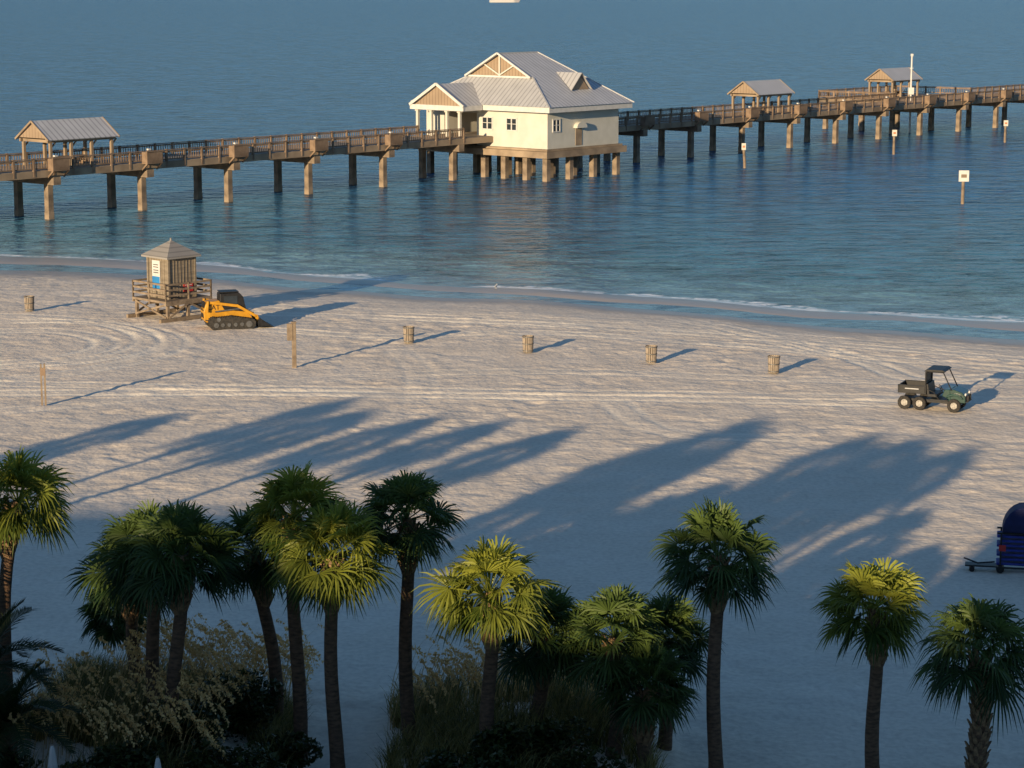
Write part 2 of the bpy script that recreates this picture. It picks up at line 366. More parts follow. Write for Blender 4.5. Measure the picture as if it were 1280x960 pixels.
    cm=N.new("ShaderNodeMapRange"); cm.inputs["From Min"].default_value=0; cm.inputs["From Max"].default_value=14; cm.inputs["To Min"].default_value=0.12; cm.inputs["To Max"].default_value=1.0
    L.new(at.outputs["Fac"],cm.inputs["Value"])
    bp=N.new("ShaderNodeBump"); bp.inputs["Distance"].default_value=1.0
    L.new(cm.outputs[0],bp.inputs["Strength"]); L.new(h.outputs[0],bp.inputs["Height"]); L.new(bp.outputs["Normal"],b.inputs["Normal"])
    return m
wxs=np.concatenate([[-30000,-9000,-3000,-1000,-400,-200,-120],np.arange(-90,91,1.0),[120,200,400,1000,3000,9000,30000]])
wys=np.concatenate([np.arange(100,215,1.0),[230,260,300,360,450,600,900,1500,3000,8000,40000]])
WX,WY=np.meshgrid(wxs,wys)
wd,_=shore_d(WX,WY)
water=grid_mesh("water",wxs,wys,np.full(WX.shape,ZW),{"shore":np.clip(-wd,-50,600)},water_material())
# ------------------------------------------------------------------ pier frame
O=G(62,274,ZW); Q=G(1180,166,ZW)
e=(Q-O).normalized(); RZ=math.atan2(e.y,e.x); n_=Vector((-e.y,e.x,0))
def PW(s,t,z=0): return Vector((O.x+e.x*s+n_.x*t, O.y+e.y*s+n_.y*t, z))
B=11.1
S0,S1=-70,245
pier=thing("pier","long weathered wooden fishing pier on concrete piles over the sea","pier",(O.x,O.y,0),RZ)
b=MB(); b.box(((S0+S1)/2,2.3,4.1),(S1-S0,6.9,0.16)); b.box((169,12.4,4.1),(22,13.2,0.16)); b.obj("deck",M['deck'],pier)
b=MB()
for t in(-1.18,5.78): b.box(((S0+S1)/2,t,3.82),(S1-S0,0.16,0.62))
for t in(0.2,2.3,4.4): b.box(((S0+S1)/2,t,3.78),(S1-S0,0.3,0.46))
b.box((169,19.1,3.82),(22,0.16,0.62)); 
for s in(157.9,180.1): b.box((s,12.5,3.82),(0.16,13,0.62))
b.obj("girder",M['fascia'],pier)
def railing(segs):
    b=MB()
    for (a,c) in segs:
        a=Vector(a);c=Vector(c);L_=(c-a).length;d=(c-a)/L_
        b.beam(a+Vector((0,0,1.08)),c+Vector((0,0,1.08)),0.24,0.07)
        b.beam(a+Vector((0,0,0.93)),c+Vector((0,0,0.93)),0.06,0.14)
        b.beam(a+Vector((0,0,0.18)),c+Vector((0,0,0.18)),0.06,0.12)
        k=int(L_/2.22); 
        for i in range(k+1):
            p=a+d*(L_*i/k); b.box(p+Vector((0,0,0.3)),(0.2,0.2,1.7))
        k=int(L_/0.3)
        for i in range(k+1):
            p=a+d*(L_*i/k); b.box(p+Vector((0,0,0.55)),(0.07,0.05,0.75))
    return b
railing([((S0,-1.2,4.18),(56,-1.2,4.18)),((74,-1.2,4.18),(S1,-1.2,4.18))]).obj("railing",M['rail'],pier)
railing([((S0,5.8,4.18),(56,5.8,4.18)),((74,5.8,4.18),(158,5.8,4.18)),((180,5.8,4.18),(S1,5.8,4.18)),((158,5.8,4.18),(158,19,4.18)),((158,19,4.18),(180,19,4.18)),((180,19,4.18),(180,5.8,4.18))]).obj("railing",M['rail'],pier)
bm_=MB()
bm_.box((0,-1.65,4.15),(1.9,0.8,0.12)); bm_.box((0,-2.02,4.72),(1.9,0.07,1.0)); bm_.box((0,-2.02,5.26),(2.0,0.2,0.07)); bm_.box((0,-1.6,4.6),(1.7,0.4,0.08))
for x in(-.88,.88): bm_.beam((x,-1.2,3.5),(x,-1.95,4.08),.12,.16); bm_.box((x,-1.6,4.72),(.08,.75,1.0))
bench0=None
pm=MB(); pm.box((0,0,-0.4),(0.62,0.62,7.2)); pm.box((0,0,-0.28),(0.66,0.66,0.9))
pile0=pm.obj("pile",M['pile'],pier,loc=(0,0,0),bevel=0.04)
cm_=MB(); cm_.prism([(-0.42,2.75),(0.42,2.75),(0.42,3.5),(-0.42,3.5)],-1.35,5.95)
cap0=cm_.obj("pile_cap",M['pile'],pier)
lm=MB(); lm.box((0,-1.2,5.42),(0.36,0.26,0.14)); lm.box((0,-1.2,5.34),(0.1,0.1,0.12))
lamp0=lm.obj("lamp",M['white'],pier)
first=True
for k in range(-6,22):
    s=k*B
    for t in(0,4.6):
        if first: o=pile0; first=False
        else: o=pile0.copy(); COL.objects.link(o)
        o.parent=pier; o.location=(s,t,0)
    if k==-6: cap0.location=(s,0,0)
    else:
        c=cap0.copy(); COL.objects.link(c); c.location=(s,0,0)
    if k not in(5,6):
        if k==-6: lamp0.location=(s,0,0)
        else:
            c=lamp0.copy(); COL.objects.link(c); c.location=(s,0,0)
        if bench0 is None: bench0=bm_.obj("bench_bay",M['rail'],pier,loc=(s,0,0))
        else:
            c=bench0.copy(); COL.objects.link(c); c.location=(s,0,0)
for s in(159,169,179):
    for t in(12,18.4):
        c=pile0.copy(); COL.objects.link(c); c.location=(s,t,0)
# ------------------------------------------------------------------ pavilion
pav=thing("pier_pavilion","cream pavilion with grey metal hip roof built over the pier","pavilion",PW(60.9,-9.2),RZ)
b=MB()
b.box((6.3,9.1,2.45),(14.2,19.4,0.7)); b.box((6.3,9.1,2.93),(13.4,18.8,0.22)); b.obj("platform",M['fascia'],pav)
ZE=7.5
b=MB()
ya,yb_=10.4,15.4
def wallx(x,y0,y1,z0,z1,th=0.3): b.box((x,(y0+y1)/2,(z0+z1)/2),(th,y1-y0,z1-z0))
for x in(0.15,12.45):
    wallx(x,0,ya,3.06,ZE); wallx(x,yb_,18.2,3.06,ZE); wallx(x,ya+.004,yb_-.004,6.7,ZE)
for y in(0.15,18.05,ya-.15,yb_+.15): b.box((6.3,y,(3.06+ZE)/2),(11.99,0.3,ZE-3.06))
b.obj("wall",M['cream'],pav)
b=MB()
for (c,d) in(((-1.0,9.1,7.42),(0.16,20.5,0.62)),((13.6,9.1,7.42),(0.16,20.5,0.62)),((6.3,-1.07,7.42),(14.44,0.16,0.62)),((6.3,19.27,7.42),(14.44,0.16,0.62))): b.box(c,d)
b.box((6.3,9.1,7.2),(14.4,20.3,0.08)); b.obj("fascia",M['white'],pav)
xe0,xe1,ye0,ye1=-1.25,13.85,-1.3,19.5; yc=9.1; zr=13.3; ze=7.72
xg=2.5; xr=9.0; gw=4.9; zg=zr-(zr-ze)*gw/(yc-ye0)
V=[(xe0,ye0,ze),(xe1,ye0,ze),(xe1,ye1,ze),(xe0,ye1,ze),(xg-0.5,yc,zr),(xr,yc,zr),(xg,yc-gw,zg),(xg,yc+gw,zg),(xg-0.5,yc-gw,zg),(xg-0.5,yc+gw,zg)]
me=MB(); me.add(V,[(0,1,5,4,8,6),(2,3,7,9,4,5),(3,0,6,7),(1,2,5)])
ro=me.obj("roof",[M['roofx'],M['roofy']],pav)
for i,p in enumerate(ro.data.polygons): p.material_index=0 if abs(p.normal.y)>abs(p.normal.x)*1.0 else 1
b=MB()
for a,c in(((xe0,ye0,ze),(xg,yc-gw,zg)),((xe0,ye1,ze),(xg,yc+gw,zg)),((xg-.5,yc,zr),(xr,yc,zr)),((xr,yc,zr),(xe1,ye0,ze)),((xr,yc,zr),(xe1,ye1,ze))):
    b.beam(Vector(a)+Vector((0,0,.02)),Vector(c)+Vector((0,0,.02)),0.18,0.1)
b.obj("ridge_cap",M['trim'],pav)
b=MB()
for a,c in(((xg-.5,yc-gw,zg),(xg-.5,yc,zr)),((xg-.5,yc+gw,zg),(xg-.5,yc,zr)),((xg-.1,yc-gw,zg),(xg-.1,yc+gw,zg))):
    b.beam(Vector(a)+Vector((0,0,.04)),Vector(c)+Vector((0,0,.04)),0.2,0.2)
b.obj("barge_board",M['white'],pav)
b=MB(); b.add([(xg+.05,yc-gw+.2,zg+0.05),(xg+.05,yc+gw-.2,zg+0.05),(xg+.05,yc,zr-.15)],[(0,1,2)]); b.obj("gable",M['gable'],pav)
b=MB(); b.beam((xg-.1,yc,zg),(xg-.1,yc,zr-.3),0.16); b.beam((xg-.1,yc,zg+.2),(xg-.1,yc-2.3,zg+1.4),.14); b.beam((xg-.1,yc,zg+.2),(xg-.1,yc+2.3,zg+1.4),.14)
b.obj("gable_truss",M['cream'],pav)
def zs(y): return ze+(zr-ze)*(y-ye0)/(yc-ye0)
b=MB(); xd=7.6; y0=1.6; hb=zs(y0); hw=1.9; hp=hb+1.9; yb=ye0+(hp-ze)/(zr-ze)*(yc-ye0)
b.add([(xd-hw,y0-.3,hb-.05),(xd,y0-.3,hp),(xd+hw,y0-.3,hb-.05),(xd,yb,hp+.02)],[(0,1,3),(1,2,3)])
b.obj("dormer",M['roofy'],pav)
b=MB(); b.add([(xd-hw+.3,y0,hb+.02),(xd,y0,hp-.3),(xd+hw-.3,y0,hb+.02)],[(0,1,2)]); b.obj("dormer_louvre",M['gable'],pav)
b=MB(); px0,px1=-4.0,-0.2; py0,py1=9.0,16.0; pyc=(py0+py1)/2; pz=7.6; pr=10.0
b.add([(px0-.5,py0-.5,pz),(xg,py0-.5,pz),(xg,pyc,pr),(px0-.5,pyc,pr),(px0-.5,py1+.5,pz),(xg,py1+.5,pz)],[(0,1,2,3),(3,2,5,4)])
b.obj("portico_roof",M['roofx'],pav)
b=MB(); b.box((px0-.4,pyc,7.38),(0.2,8.1,0.56))
for y in(py0-.4,py1+.4): b.box(((px0-.4+px1-.9)/2,y,7.38),(px1-.9-px0+.4-.2,0.2,0.56))
b.beam((px0-.5,py0-.6,pz+.0),(px0-.5,pyc,pr+.02),.16,.3);b.beam((px0-.5,py1+.6,pz+.0),(px0-.5,pyc,pr+.02),.16,.3)
b.obj("portico_fascia",M['white'],pav)
b=MB(); b.add([(px0-.3,py0,pz+.02),(px0-.3,py1,pz+.02),(px0-.3,pyc,pr-.25)],[(0,1,2)]); b.obj("portico_gable",M['gable'],pav)
cb=MB(); cb.box((0,0,5.65),(0.3,0.3,2.95)); cb.box((0,0,7.0),(0.46,0.46,0.2)); c0=cb.obj("column",M['cream'],pav)
lst=[(px0,py0+.4),(px0,py1-.2),(px0,pyc-1.2),(px0,pyc+1.2),(px0+2,py1-.2)]
for i,(x,y) in enumerate(lst):
    o=c0 if i==0 else c0.copy()
    if i: COL.objects.link(o)
    o.location=(x,y,0)
def window(x,y,axis,w=1.5,h=1.35,z=5.6):
    b=MB(); g=MB()
    if axis=='x':
        g.box((x-.01,y,z),(0.04,w,h)); 
        for yy in(y-w/2,y+w/2,y): b.box((x-.04,yy,z),(0.08,0.14,h+.14))
        for zz in(z-h/2,z+h/2): b.box((x-.045,y,zz),(0.08,w+.14,0.12))
        b.box((x-.05,y,z+.05),(0.05,w,0.06))
    else:
        g.box((x,y-.01,z),(w,0.04,h))
        for xx in(x-w/2,x+w/2,x): b.box((xx,y-.04,z),(0.14,0.08,h+.14))
        for zz in(z-h/2,z+h/2): b.box((x,y-.045,zz),(w+.14,0.08,0.12))
        b.box((x,y-.05,z+.05),(w,0.05,0.06))
    w_=g.obj("window",M['glass'],pav); f=b.obj("frame",M['white'],w_)
window(0,5.2,'x'); window(0,8.8,'x')
window(1.5,0,'y',w=1.2)
b=MB()
b.prism([(math.cos(math.pi*i/10)*0.9+5.4,math.sin(math.pi*i/10)*0.7+5.2) for i in range(11)],-0.55,0.0)
b.obj("awning",M['cream'],pav)
b=MB(); b.box((5.4,-0.02,4.2),(1.1,0.06,1.9)); b.obj("door",M['fascia'],pav)
pp=MB(); pp.box((0,0,-0.6),(0.66,0.66,5.6)); pp0=pp.obj("pile",M['pile'],pav,bevel=0.04)
i=0
for x in(0.2,4.2,8.4,12.6):
    for y in(0.3,3.2,6.4,9.4,14.2,17.8):
        o=pp0 if i==0 else pp0.copy()
        if i: COL.objects.link(o)
        o.location=(x,y,0); i+=1
# ------------------------------------------------------------------ pier shelters
def shelter(loc,label):
    r=thing("picnic_shelter",label,"shelter",loc,RZ,"roofed shelters along the pier")
    b=MB(); hx,hy=4.2,2.5; z0,z1=6.75,8.45
    b.add([(-hx,-hy,z0),(hx,-hy,z0),(hx,0,z1),(-hx,0,z1),(-hx,hy,z0),(hx,hy,z0)],[(0,1,2,3),(3,2,5,4)])
    o=b.obj("roof",M['roofx'],r); so=o.modifiers.new("s",'SOLIDIFY'); so.thickness=0.1
    for x in(-hx+.15,hx-.15):
        b=MB(); b.add([(x,-hy+.5,z0+.12),(x,hy-.5,z0+.12),(x,0,z1-.25)],[(0,1,2)])
        b.obj("gable",M['gable'],r)
    b=MB()
    for y in(-hy+.45,hy-.45): b.box((0,y,6.62),(8.0,0.2,0.3))
    for x in(-3.6,0,3.6): b.box((x,0,6.6),(0.2,4.0,0.26))
    for x in(-hx,hx):
        for q in(-1,1): b.beam((x,q*hy,z0-.06),(x,0,z1-.04),.1,.18)
    b.obj("frame",M['fascia'],r)
    cb=MB(); cb.box((0,0,5.35),(0.26,0.26,2.3)); cb.beam((0,0,5.9),(0.6,0,6.5),.12)
    i=0
    for x in(-3.6,-1.2,1.2,3.6):
        for y in(-2.0,2.0):
            if i==0: c0=cb.obj("post",M['fascia'],r); o=c0
            else: o=c0.copy(); COL.objects.link(o)
            o.location=(x,y,0); i+=1
    b=MB(); b.box((0,0,4.95),(4,0.9,0.08)); b.box((0,-.9,4.62),(4,0.35,0.07)); b.box((0,.9,4.62),(4,0.35,0.07))
    for x in(-1.6,1.6): b.box((x,0,4.55),(0.12,0.7,0.74)); b.box((x,0,4.5),(0.1,2.0,0.1)); b.box((x,.9,4.38),(0.1,0.1,0.4)); b.box((x,-.9,4.38),(0.1,0.1,0.4))
    b.obj("picnic_table",M['rail'],r)
    return r
shelter(PW(4.6,2.8),"gabled shelter with grey metal roof on the pier deck")
shelter(PW(119.0,2.6),"gabled shelter with grey metal roof on the pier deck")
shelter(PW(168.5,12.5),"gabled shelter with pale metal roof on widened pier platform")
p=G(1137,166,ZW); b=MB(); b.tube([(0,0,-4),(0,0,10.7)],[0.18,0.12],10); b.box((0,0,5.6),(0.8,0.6,1.0)); b.box((0,0,8.9),(.5,.1,.1)); b.box((0,0,10.8),(0.35,0.35,0.35))
po=b.obj("light_pole",M['white'],None,loc=p+Vector((0,0,0.5))); tag(po,"tall white steel light pole standing beside the pier","pole")
def marker(u,v,h,lean,sw,sh,m,label):
    p=G(u,v,ZW); r=thing("marker_post",label,"marker post",p,0,"marker posts standing in the sea")
    b=MB(); b.tube([(0,0,-3),(lean*0.2,0,h*0.2),(lean*h*0.5,0,h)],[0.19,0.17,0.15],9); b.obj("post",M['pile'],r)
    b=MB(); b.box((lean*h*0.45,-0.25,h-sh/2+.05),(sw,0.1,sh)); s_=b.obj("sign_board",m,r)
    b=MB(); b.box((lean*h*0.45,-0.315,h-sh/2+.05),(sw*.55,0.02,sh*.3)); b.obj("sign_symbol",M['fascia'] if sw>.9 else M['orange'],s_)
marker(1203,255,3.3,0.0,1.0,1.1,M['white'],"timber marker post with white square sign in the water")
marker(931,210,2.9,-0.15,0.5,0.8,M['cream'],"leaning timber marker post with small faded sign")
marker(1117,193,3.1,0.0,0.6,0.8,M['cream'],"timber marker post with small faded sign in the water")
marker(1256,178,3.0,0.0,0.6,0.8,M['cream'],"timber marker post with small faded sign in the water")
# ------------------------------------------------------------------ lifeguard tower
c=G(216,396); tw=thing("lifeguard_tower","small wooden lifeguard tower with hipped roof on the sand","lifeguard tower",(c.x,c.y,0),math.radians(46))
b=MB(); b.box((0,0,1.25),(3.7,3.5,0.14)); 
for y in(-1.7,0,1.7): b.box((0,y,1.1),(3.7,0.12,0.16))
b.obj("platform",M['wood'],tw)
lg=MB(); lg.box((0,0,.52),(0.18,0.18,1.06)); i=0
for x in(-1.6,0,1.6):
    for y in(-1.6,1.6):
        if i==0: l0=lg.obj("leg",M['wood'],tw); o=l0
        else: o=l0.copy(); COL.objects.link(o)
        o.location=(x,y,0); i+=1
b=MB()
for y in(-1.72,1.72):
    b.box((0,y,0.12),(4.6,0.2,0.22)); b.beam((-1.6,y,.25),(0,y,1.1),.07,.12); b.beam((1.6,y,.25),(0,y,1.1),.07,.12)
for x in(-1.72,1.72):
    b.beam((x,-1.6,.25),(x,1.6,1.1),.07,.12); b.beam((x,1.6,.25),(x,-1.6,1.1),.07,.12)
b.obj("brace",M['wood'],tw)
b=MB()
for (a,c_) in(((-1.8,-1.7),(-1.8,1.7)),((-1.8,-1.7),(1.8,-1.7)),((1.8,-1.7),(1.8,1.7)),((-1.8,1.7),(0.6,1.7))):
    for z in(1.65,2.0,2.35): b.beam((a[0],a[1],z),(c_[0],c_[1],z),.04,.12)
    for k in range(3):
        x=a[0]+(c_[0]-a[0])*k/2; y=a[1]+(c_[1]-a[1])*k/2; b.box((x,y,1.85),(.09,.09,1.1))
b.obj("railing",M['wood'],tw)
b=MB(); b.box((0,0,2.6),(2.1,2.1,2.6))
for q in(-1,1):
    for w in(-1,1): b.box((q*1.05,w*1.05,2.6),(.14,.14,2.6))
for k in range(8):
    z=-.9+k*.26
    b.box((z,-1.06,2.6),(.03,.03,2.5)); b.box((-1.06,z,2.6),(.03,.03,2.5))
b.obj("cabin",M['tower'],tw)
b=MB(); b.add([(-1.35,-1.35,4.02),(1.35,-1.35,4.02),(1.35,1.35,4.02),(-1.35,1.35,4.02),(0,0,4.95),(-1.35,-1.35,3.9),(1.35,-1.35,3.9),(1.35,1.35,3.9),(-1.35,1.35,3.9)],[(0,1,4),(1,2,4),(2,3,4),(3,0,4),(5,6,1,0),(6,7,2,1),(7,8,3,2),(8,5,0,3),(8,7,6,5)])
b.cyl((0,0,4.87),(0,0,5.08),.06,8)
b.obj("roof",M['towerroof'],tw)
b=MB(); b.box((-1.1,0.15,2.75),(0.04,0.8,1.95)); s_=b.obj("notice_board",M['white'],tw)
b=MB(); b.box((-1.13,0.15,2.25),(0.02,0.74,0.9)); b.obj("blue_panel",M['blue'],s_)
b=MB()
for z in (3.45,3.3,3.1,2.95): b.box((-1.13,0.15,z),(0.02,0.5,0.06))
b.obj("notice_print",M['grey'],s_)
b=MB(); b.box((0.45,-1.1,2.0),(0.75,0.04,0.6)); s2=b.obj("warning_sign",M['red'],tw)
b=MB(); 
for z in(2.13,2.0,1.87): b.box((0.45,-1.125,z),(0.55,0.01,0.04))
b.obj("warning_lettering",M['white'],s2)
b=MB()
for k in range(6): b.box((1.95+k*.28,1.0,1.1-k*.2),(.3,.95,.05))
b.beam((1.85,.5,1.2),(3.5,.5,0.05),.06,.2); b.beam((1.85,1.5,1.2),(3.5,1.5,0.05),.06,.2)
b.obj("stairs",M['wood'],tw)
# ------------------------------------------------------------------ track loader
c=G(289,409); ld=thing("track_loader","yellow and black compact track loader parked beside the lifeguard tower","loader",(c.x,c.y,0),math.radians(18))
b=MB(); b.prism([(-1.75,.55),(-1.8,1.1),(-1.6,1.7),(-.8,1.78),(-.5,1.2),(1.0,1.0),(1.25,.6),(1.1,.35),(-1.5,.35)],-.56,.56)
b.obj("chassis",M['yellow'],ld,bevel=.04)
b=MB(); b.prism([(-.8,1.1),(-.75,2.18),(.45,2.22),(.7,1.95),(.9,1.0),(.85,.75),(-.7,.75)],-.53,.53); cabo=b.obj("cab",M['black'],ld,bevel=.04)
for y in(-.54,.54):
    b=MB(); b.box((-.1,y,1.78),(.85,.03,.5)); b.obj("side_window",M['glass'],cabo)
b=MB(); b.box((-.15,0,2.27),(1.15,1.0,.06)); b.obj("cab_roof",M['black'],cabo)
def track_():
    b=MB(); pts=[]
    for cx,cz,r,a0,a1 in((1.05,.32,.32,-90,60),(-.1,.62,.2,80,100),(-1.25,.5,.3,60,200),(-1.15,.3,.29,200,270)):
        for k in range(7):
            a=math.radians(a0+(a1-a0)*k/6); pts.append((cx+r*math.cos(a),cz+r*math.sin(a)))
    b.prism(pts,-.2,.2)
    n=len(pts)
    for k in range(n):
        p=Vector((pts[k][0],0,pts[k][1])); q=Vector((pts[(k+1)%n][0],0,pts[(k+1)%n][1])); L_=(q-p).length
        m=max(1,int(L_/.16)); 
        for j in range(m):
            r=p.lerp(q,(j+.5)/m); d=(q-p).normalized(); b.beam(r-d*.03,r+d*.03,.44,.06)
    return b
for y in(-.78,.78):
    t=track_().obj("track",M['tyre'],ld,loc=(0,y,0))
    b=MB(); s=-1 if y<0 else 1
    for x,r in((.95,.2),(.5,.12),(.1,.12),(-.3,.12),(-.7,.12),(-1.1,.16)): b.cyl((x,0,.3),(x,s*.23,.3),r,14)
    b.cyl((-.95,0,.64),(-.95,s*.23,.64),.13,14)
    b.obj("track_roller",M['grey'],t)
for y in(-.66,.66):
    b=MB(); b.beam((-1.6,y,1.72),(.3,y,1.42),.1,.17); b.beam((.25,y,1.45),(1.5,y,.7),.1,.17); b.beam((1.45,y,.8),(1.6,y,.35),.1,.2); b.beam((-1.6,y,1.1),(-1.55,y,1.8),.1,.3)
    b.obj("lift_arm",M['yellow'],ld,bevel=.02)
    b=MB(); b.cyl((-1.1,y*.98,1.1),(.6,y*.98,1.25),.05,8); b.obj("hydraulic_ram",M['grey'],ld)
b=MB(); b.prism([(1.55,.05),(2.5,.03),(2.5,.07),(1.75,.12),(1.62,.3),(1.68,.62),(1.6,.64),(1.5,.35)],-.95,.95)
b.add([(1.55,-.95,.05),(2.45,-.95,.05),(1.65,-.95,.62)],[(0,1,2)]);b.add([(1.55,.95,.05),(2.45,.95,.05),(1.65,.95,.62)],[(0,1,2)])
b.obj("bucket",M['black'],ld)
b=MB(); b.box((-1.7,0,1.5),(.12,.8,.35)); b.box((-1.74,0,.95),(.1,.8,.5)); b.obj("rear_grille",M['black'],ld)
def text(body,size,m,parent,loc,rot,name="lettering"):
    cu=bpy.data.curves.new(name,'FONT'); cu.body=body; cu.size=size; cu.align_x='CENTER'; cu.align_y='CENTER'; cu.extrude=.004
    to=bpy.data.objects.new("t",cu); COL.objects.link(to); dg=bpy.context.evaluated_depsgraph_get()
    me=bpy.data.meshes.new_from_object(to.evaluated_get(dg)); bpy.data.objects.remove(to)
    me.materials.append(m); o=bpy.data.objects.new(name,me); COL.objects.link(o); o.parent=parent; o.location=loc; o.rotation_euler=rot
    return o
text("CAT",.42,M['black'],ld,(-1.2,-.575,1.35),(math.pi/2,0,0))
text("CAT",.3,M['black'],ld,(-1.82,0,1.28),(math.pi/2,0,-math.pi/2))
# ------------------------------------------------------------------ utility vehicle
c=G(1168,511); uv=thing("utility_vehicle","dark green six wheeled buggy with black cargo bed on sand","utility vehicle",(c.x,c.y,0),math.radians(-24))
b=MB(); b.box((-.1,0,.46),(3.0,.9,.16)); b.box((.35,0,.56),(.95,1.3,.08)); b.beam((-1.5,0,.5),(-1.75,0,.5),.08); b.obj("chassis",M['black'],uv,bevel=.02)
b=MB()
x0,x1,yw=-1.72,-.28,.72
b.box(((x0+x1)/2,0,.86),(x1-x0,yw*2,.06)); b.box((x0+.03,0,1.05),(.06,yw*2,.36)); b.box((x1-.03,0,1.08),(.06,yw*2,.42))
for y in(-yw+.03,yw-.03): b.box(((x0+x1)/2,y,1.05),(x1-x0-.12,.06,.36)); b.box(((x0+x1)/2,y*1.03,1.23),(x1-x0,.07,.05))
bed=b.obj("cargo_bed",M['black'],uv,bevel=.015)
b=MB(); b.box((-1.0,-.758,1.08),(.7,.008,.05)); b.obj("bed_stripe",M['trim'],bed)
b=MB(); b.prism([(.82,.5),(.84,1.1),(1.05,1.16),(1.5,1.02),(1.66,.85),(1.68,.5)],-.62,.62); b.prism([(.5,.8),(.62,1.12),(.9,1.15),(.95,.6)],-.64,.64)
for y in(-.62,.62): b.prism([(.72,.72),(.8,.88),(1.1,.98),(1.42,.92),(1.6,.72),(1.5,.7),(1.35,.82),(1.1,.86),(.85,.78)],y-.14,y+.14)
hd=b.obj("hood",M['green'],uv,bevel=.03)
b=MB(); b.box((1.66,0,.68),(.06,.9,.22)); b.beam((1.74,-.45,.55),(1.74,.45,.55),.05); b.beam((1.74,-.3,.55),(1.74,-.3,.85),.05);b.beam((1.74,.3,.55),(1.74,.3,.85),.05); b.obj("bumper",M['black'],uv)
for y in(-.42,.42):
    b=MB(); b.cyl((1.6,y,.9),(1.67,y,.88),.09,12); b.obj("headlight",M['white'],uv)
b=MB(); b.box((.0,0,.78),(.5,1.3,.16)); b.prism([(-.26,.8),(-.12,.84),(-.2,1.36),(-.32,1.34)],-.64,.64); b.obj("seat",M['black'],uv,bevel=.03)
b=MB()
for y in(-.66,.66):
    b.tube([(-.32,y,.85),(-.32,y,1.88),(-.2,y,1.98),(.55,y,1.98),(.98,y,1.12)],[.032]*5,8); b.tube([(-.3,y,1.1),(.1,y,.95),(.35,y,.6)],[.022]*3,8)
for x,z in((-.3,1.96),(.55,1.98),(-.32,1.4)): b.tube([(x,-.66,z),(x,.66,z)],[.026]*2,8)
b.obj("roll_cage",M['black'],uv)
b=MB(); b.box((-.36,0,1.62),(.03,1.28,.66)); b.obj("rear_screen",M['black'],uv)
b=MB(); b.prism([(-.42,1.99),(.62,2.01),(.66,2.04),(.5,2.11),(-.3,2.10)],-.74,.74); b.obj("canopy_roof",M['black'],uv,bevel=.02)
b=MB(); b.tube([(.35,-.3,1.15),(.7,-.3,.95)],[.025]*2,8)
for k in range(12):
    a=2*math.pi*k/12; a2=2*math.pi*(k+1)/12
    f=lambda a:(.35-.08*math.sin(a),-.3+.17*math.cos(a),1.15+.15*math.sin(a))
    b.tube([f(a),f(a2)],[.016]*2,6)
b.obj("steering_wheel",M['black'],uv)
def tyremesh():
    b=MB(); prof=[(-.12,.19),(-.14,.27),(-.11,.325),(0,.34),(.11,.325),(.14,.27),(.12,.19)]
    n=28; vs=[];fs=[]
    for k in range(n):
        a=2*math.pi*k/n; lug=.012 if k%2 else 0
        for y,r in prof:
            rr=r+(lug if r>.3 else 0); vs.append((rr*math.cos(a),y,rr*math.sin(a)))
    m=len(prof)
    for k in range(n):
        for j in range(m): fs.append((k*m+j,k*m+(j+1)%m,((k+1)%n)*m+(j+1)%m,((k+1)%n)*m+j))
    b.add(vs,fs); return b
def rimmesh():
    b=MB(); b.cyl((0,-.08,0),(0,.08,0),.17,20)
    for s in(-1,1):
        b.cyl((0,s*.08,0),(0,s*.12,0),.06,10)
        for k in range(6):
            a=k*math.pi/3; b.beam((.05*math.cos(a),s*.09,.05*math.sin(a)),(.16*math.cos(a),s*.09,.16*math.sin(a)),.04)
    return b
tm=tyremesh(); rm=rimmesh(); T=R_=None
for x in(-1.38,-.62,1.12):
    for y in(-.62,.62):
        w=bpy.data.objects.new("wheel",None); COL.objects.link(w); w.parent=uv; w.location=(x,y,.345)
        if T is None: T=tm.obj("tyre",M['tyre'],w,smooth=False); R_=rm.obj("rim",M['rim'],w)
        else:
            t=T.copy(); COL.objects.link(t); t.parent=w; r=R_.copy(); COL.objects.link(r); r.parent=w
# ------------------------------------------------------------------ bins
c=G(660,441); bn=thing("litter_bin","round slatted litter bin standing on the sand","litter bin",c,0.2,"litter bins in a row across the beach")
b=MB()
for k in range(18):
    a=2*math.pi*k/18; ca,sa=math.cos(a),math.sin(a)
    p0=Vector((.29*ca,.29*sa,.06)); p1=Vector((.33*ca,.33*sa,1.0)); 
    x=Vector((ca,sa,0)); y=Vector((-sa,ca,0)); b.add([p0-y*.032,p0+y*.032,p1+y*.036,p1-y*.036,p0-y*.036-x*.03,p0+y*.036-x*.03,p1+y*.042-x*.03,p1-y*.042-x*.03],[(0,1,2,3),(7,6,5,4),(0,4,5,1),(1,5,6,2),(2,6,7,3),(3,7,4,0)])
b.obj("slats",M['slat'],bn)
for z,r in((.15,.305),(.55,.322),(.95,.345)):
    b=MB()
    for k in range(20):
        a=2*math.pi*k/20;a2=2*math.pi*(k+1)/20; b.beam((r*math.cos(a),r*math.sin(a),z),(r*math.cos(a2),r*math.sin(a2),z),.02,.05)
    b.obj("hoop",M['grey'],bn)
b=MB(); b.cyl((0,0,.05),(0,0,.92),.22,18,.25); b.obj("drum",M['grey'],bn)
for u,v in((511,429),(814,454),(967,467),(37,389)): copy_thing(bn,G(u,v),random.random())
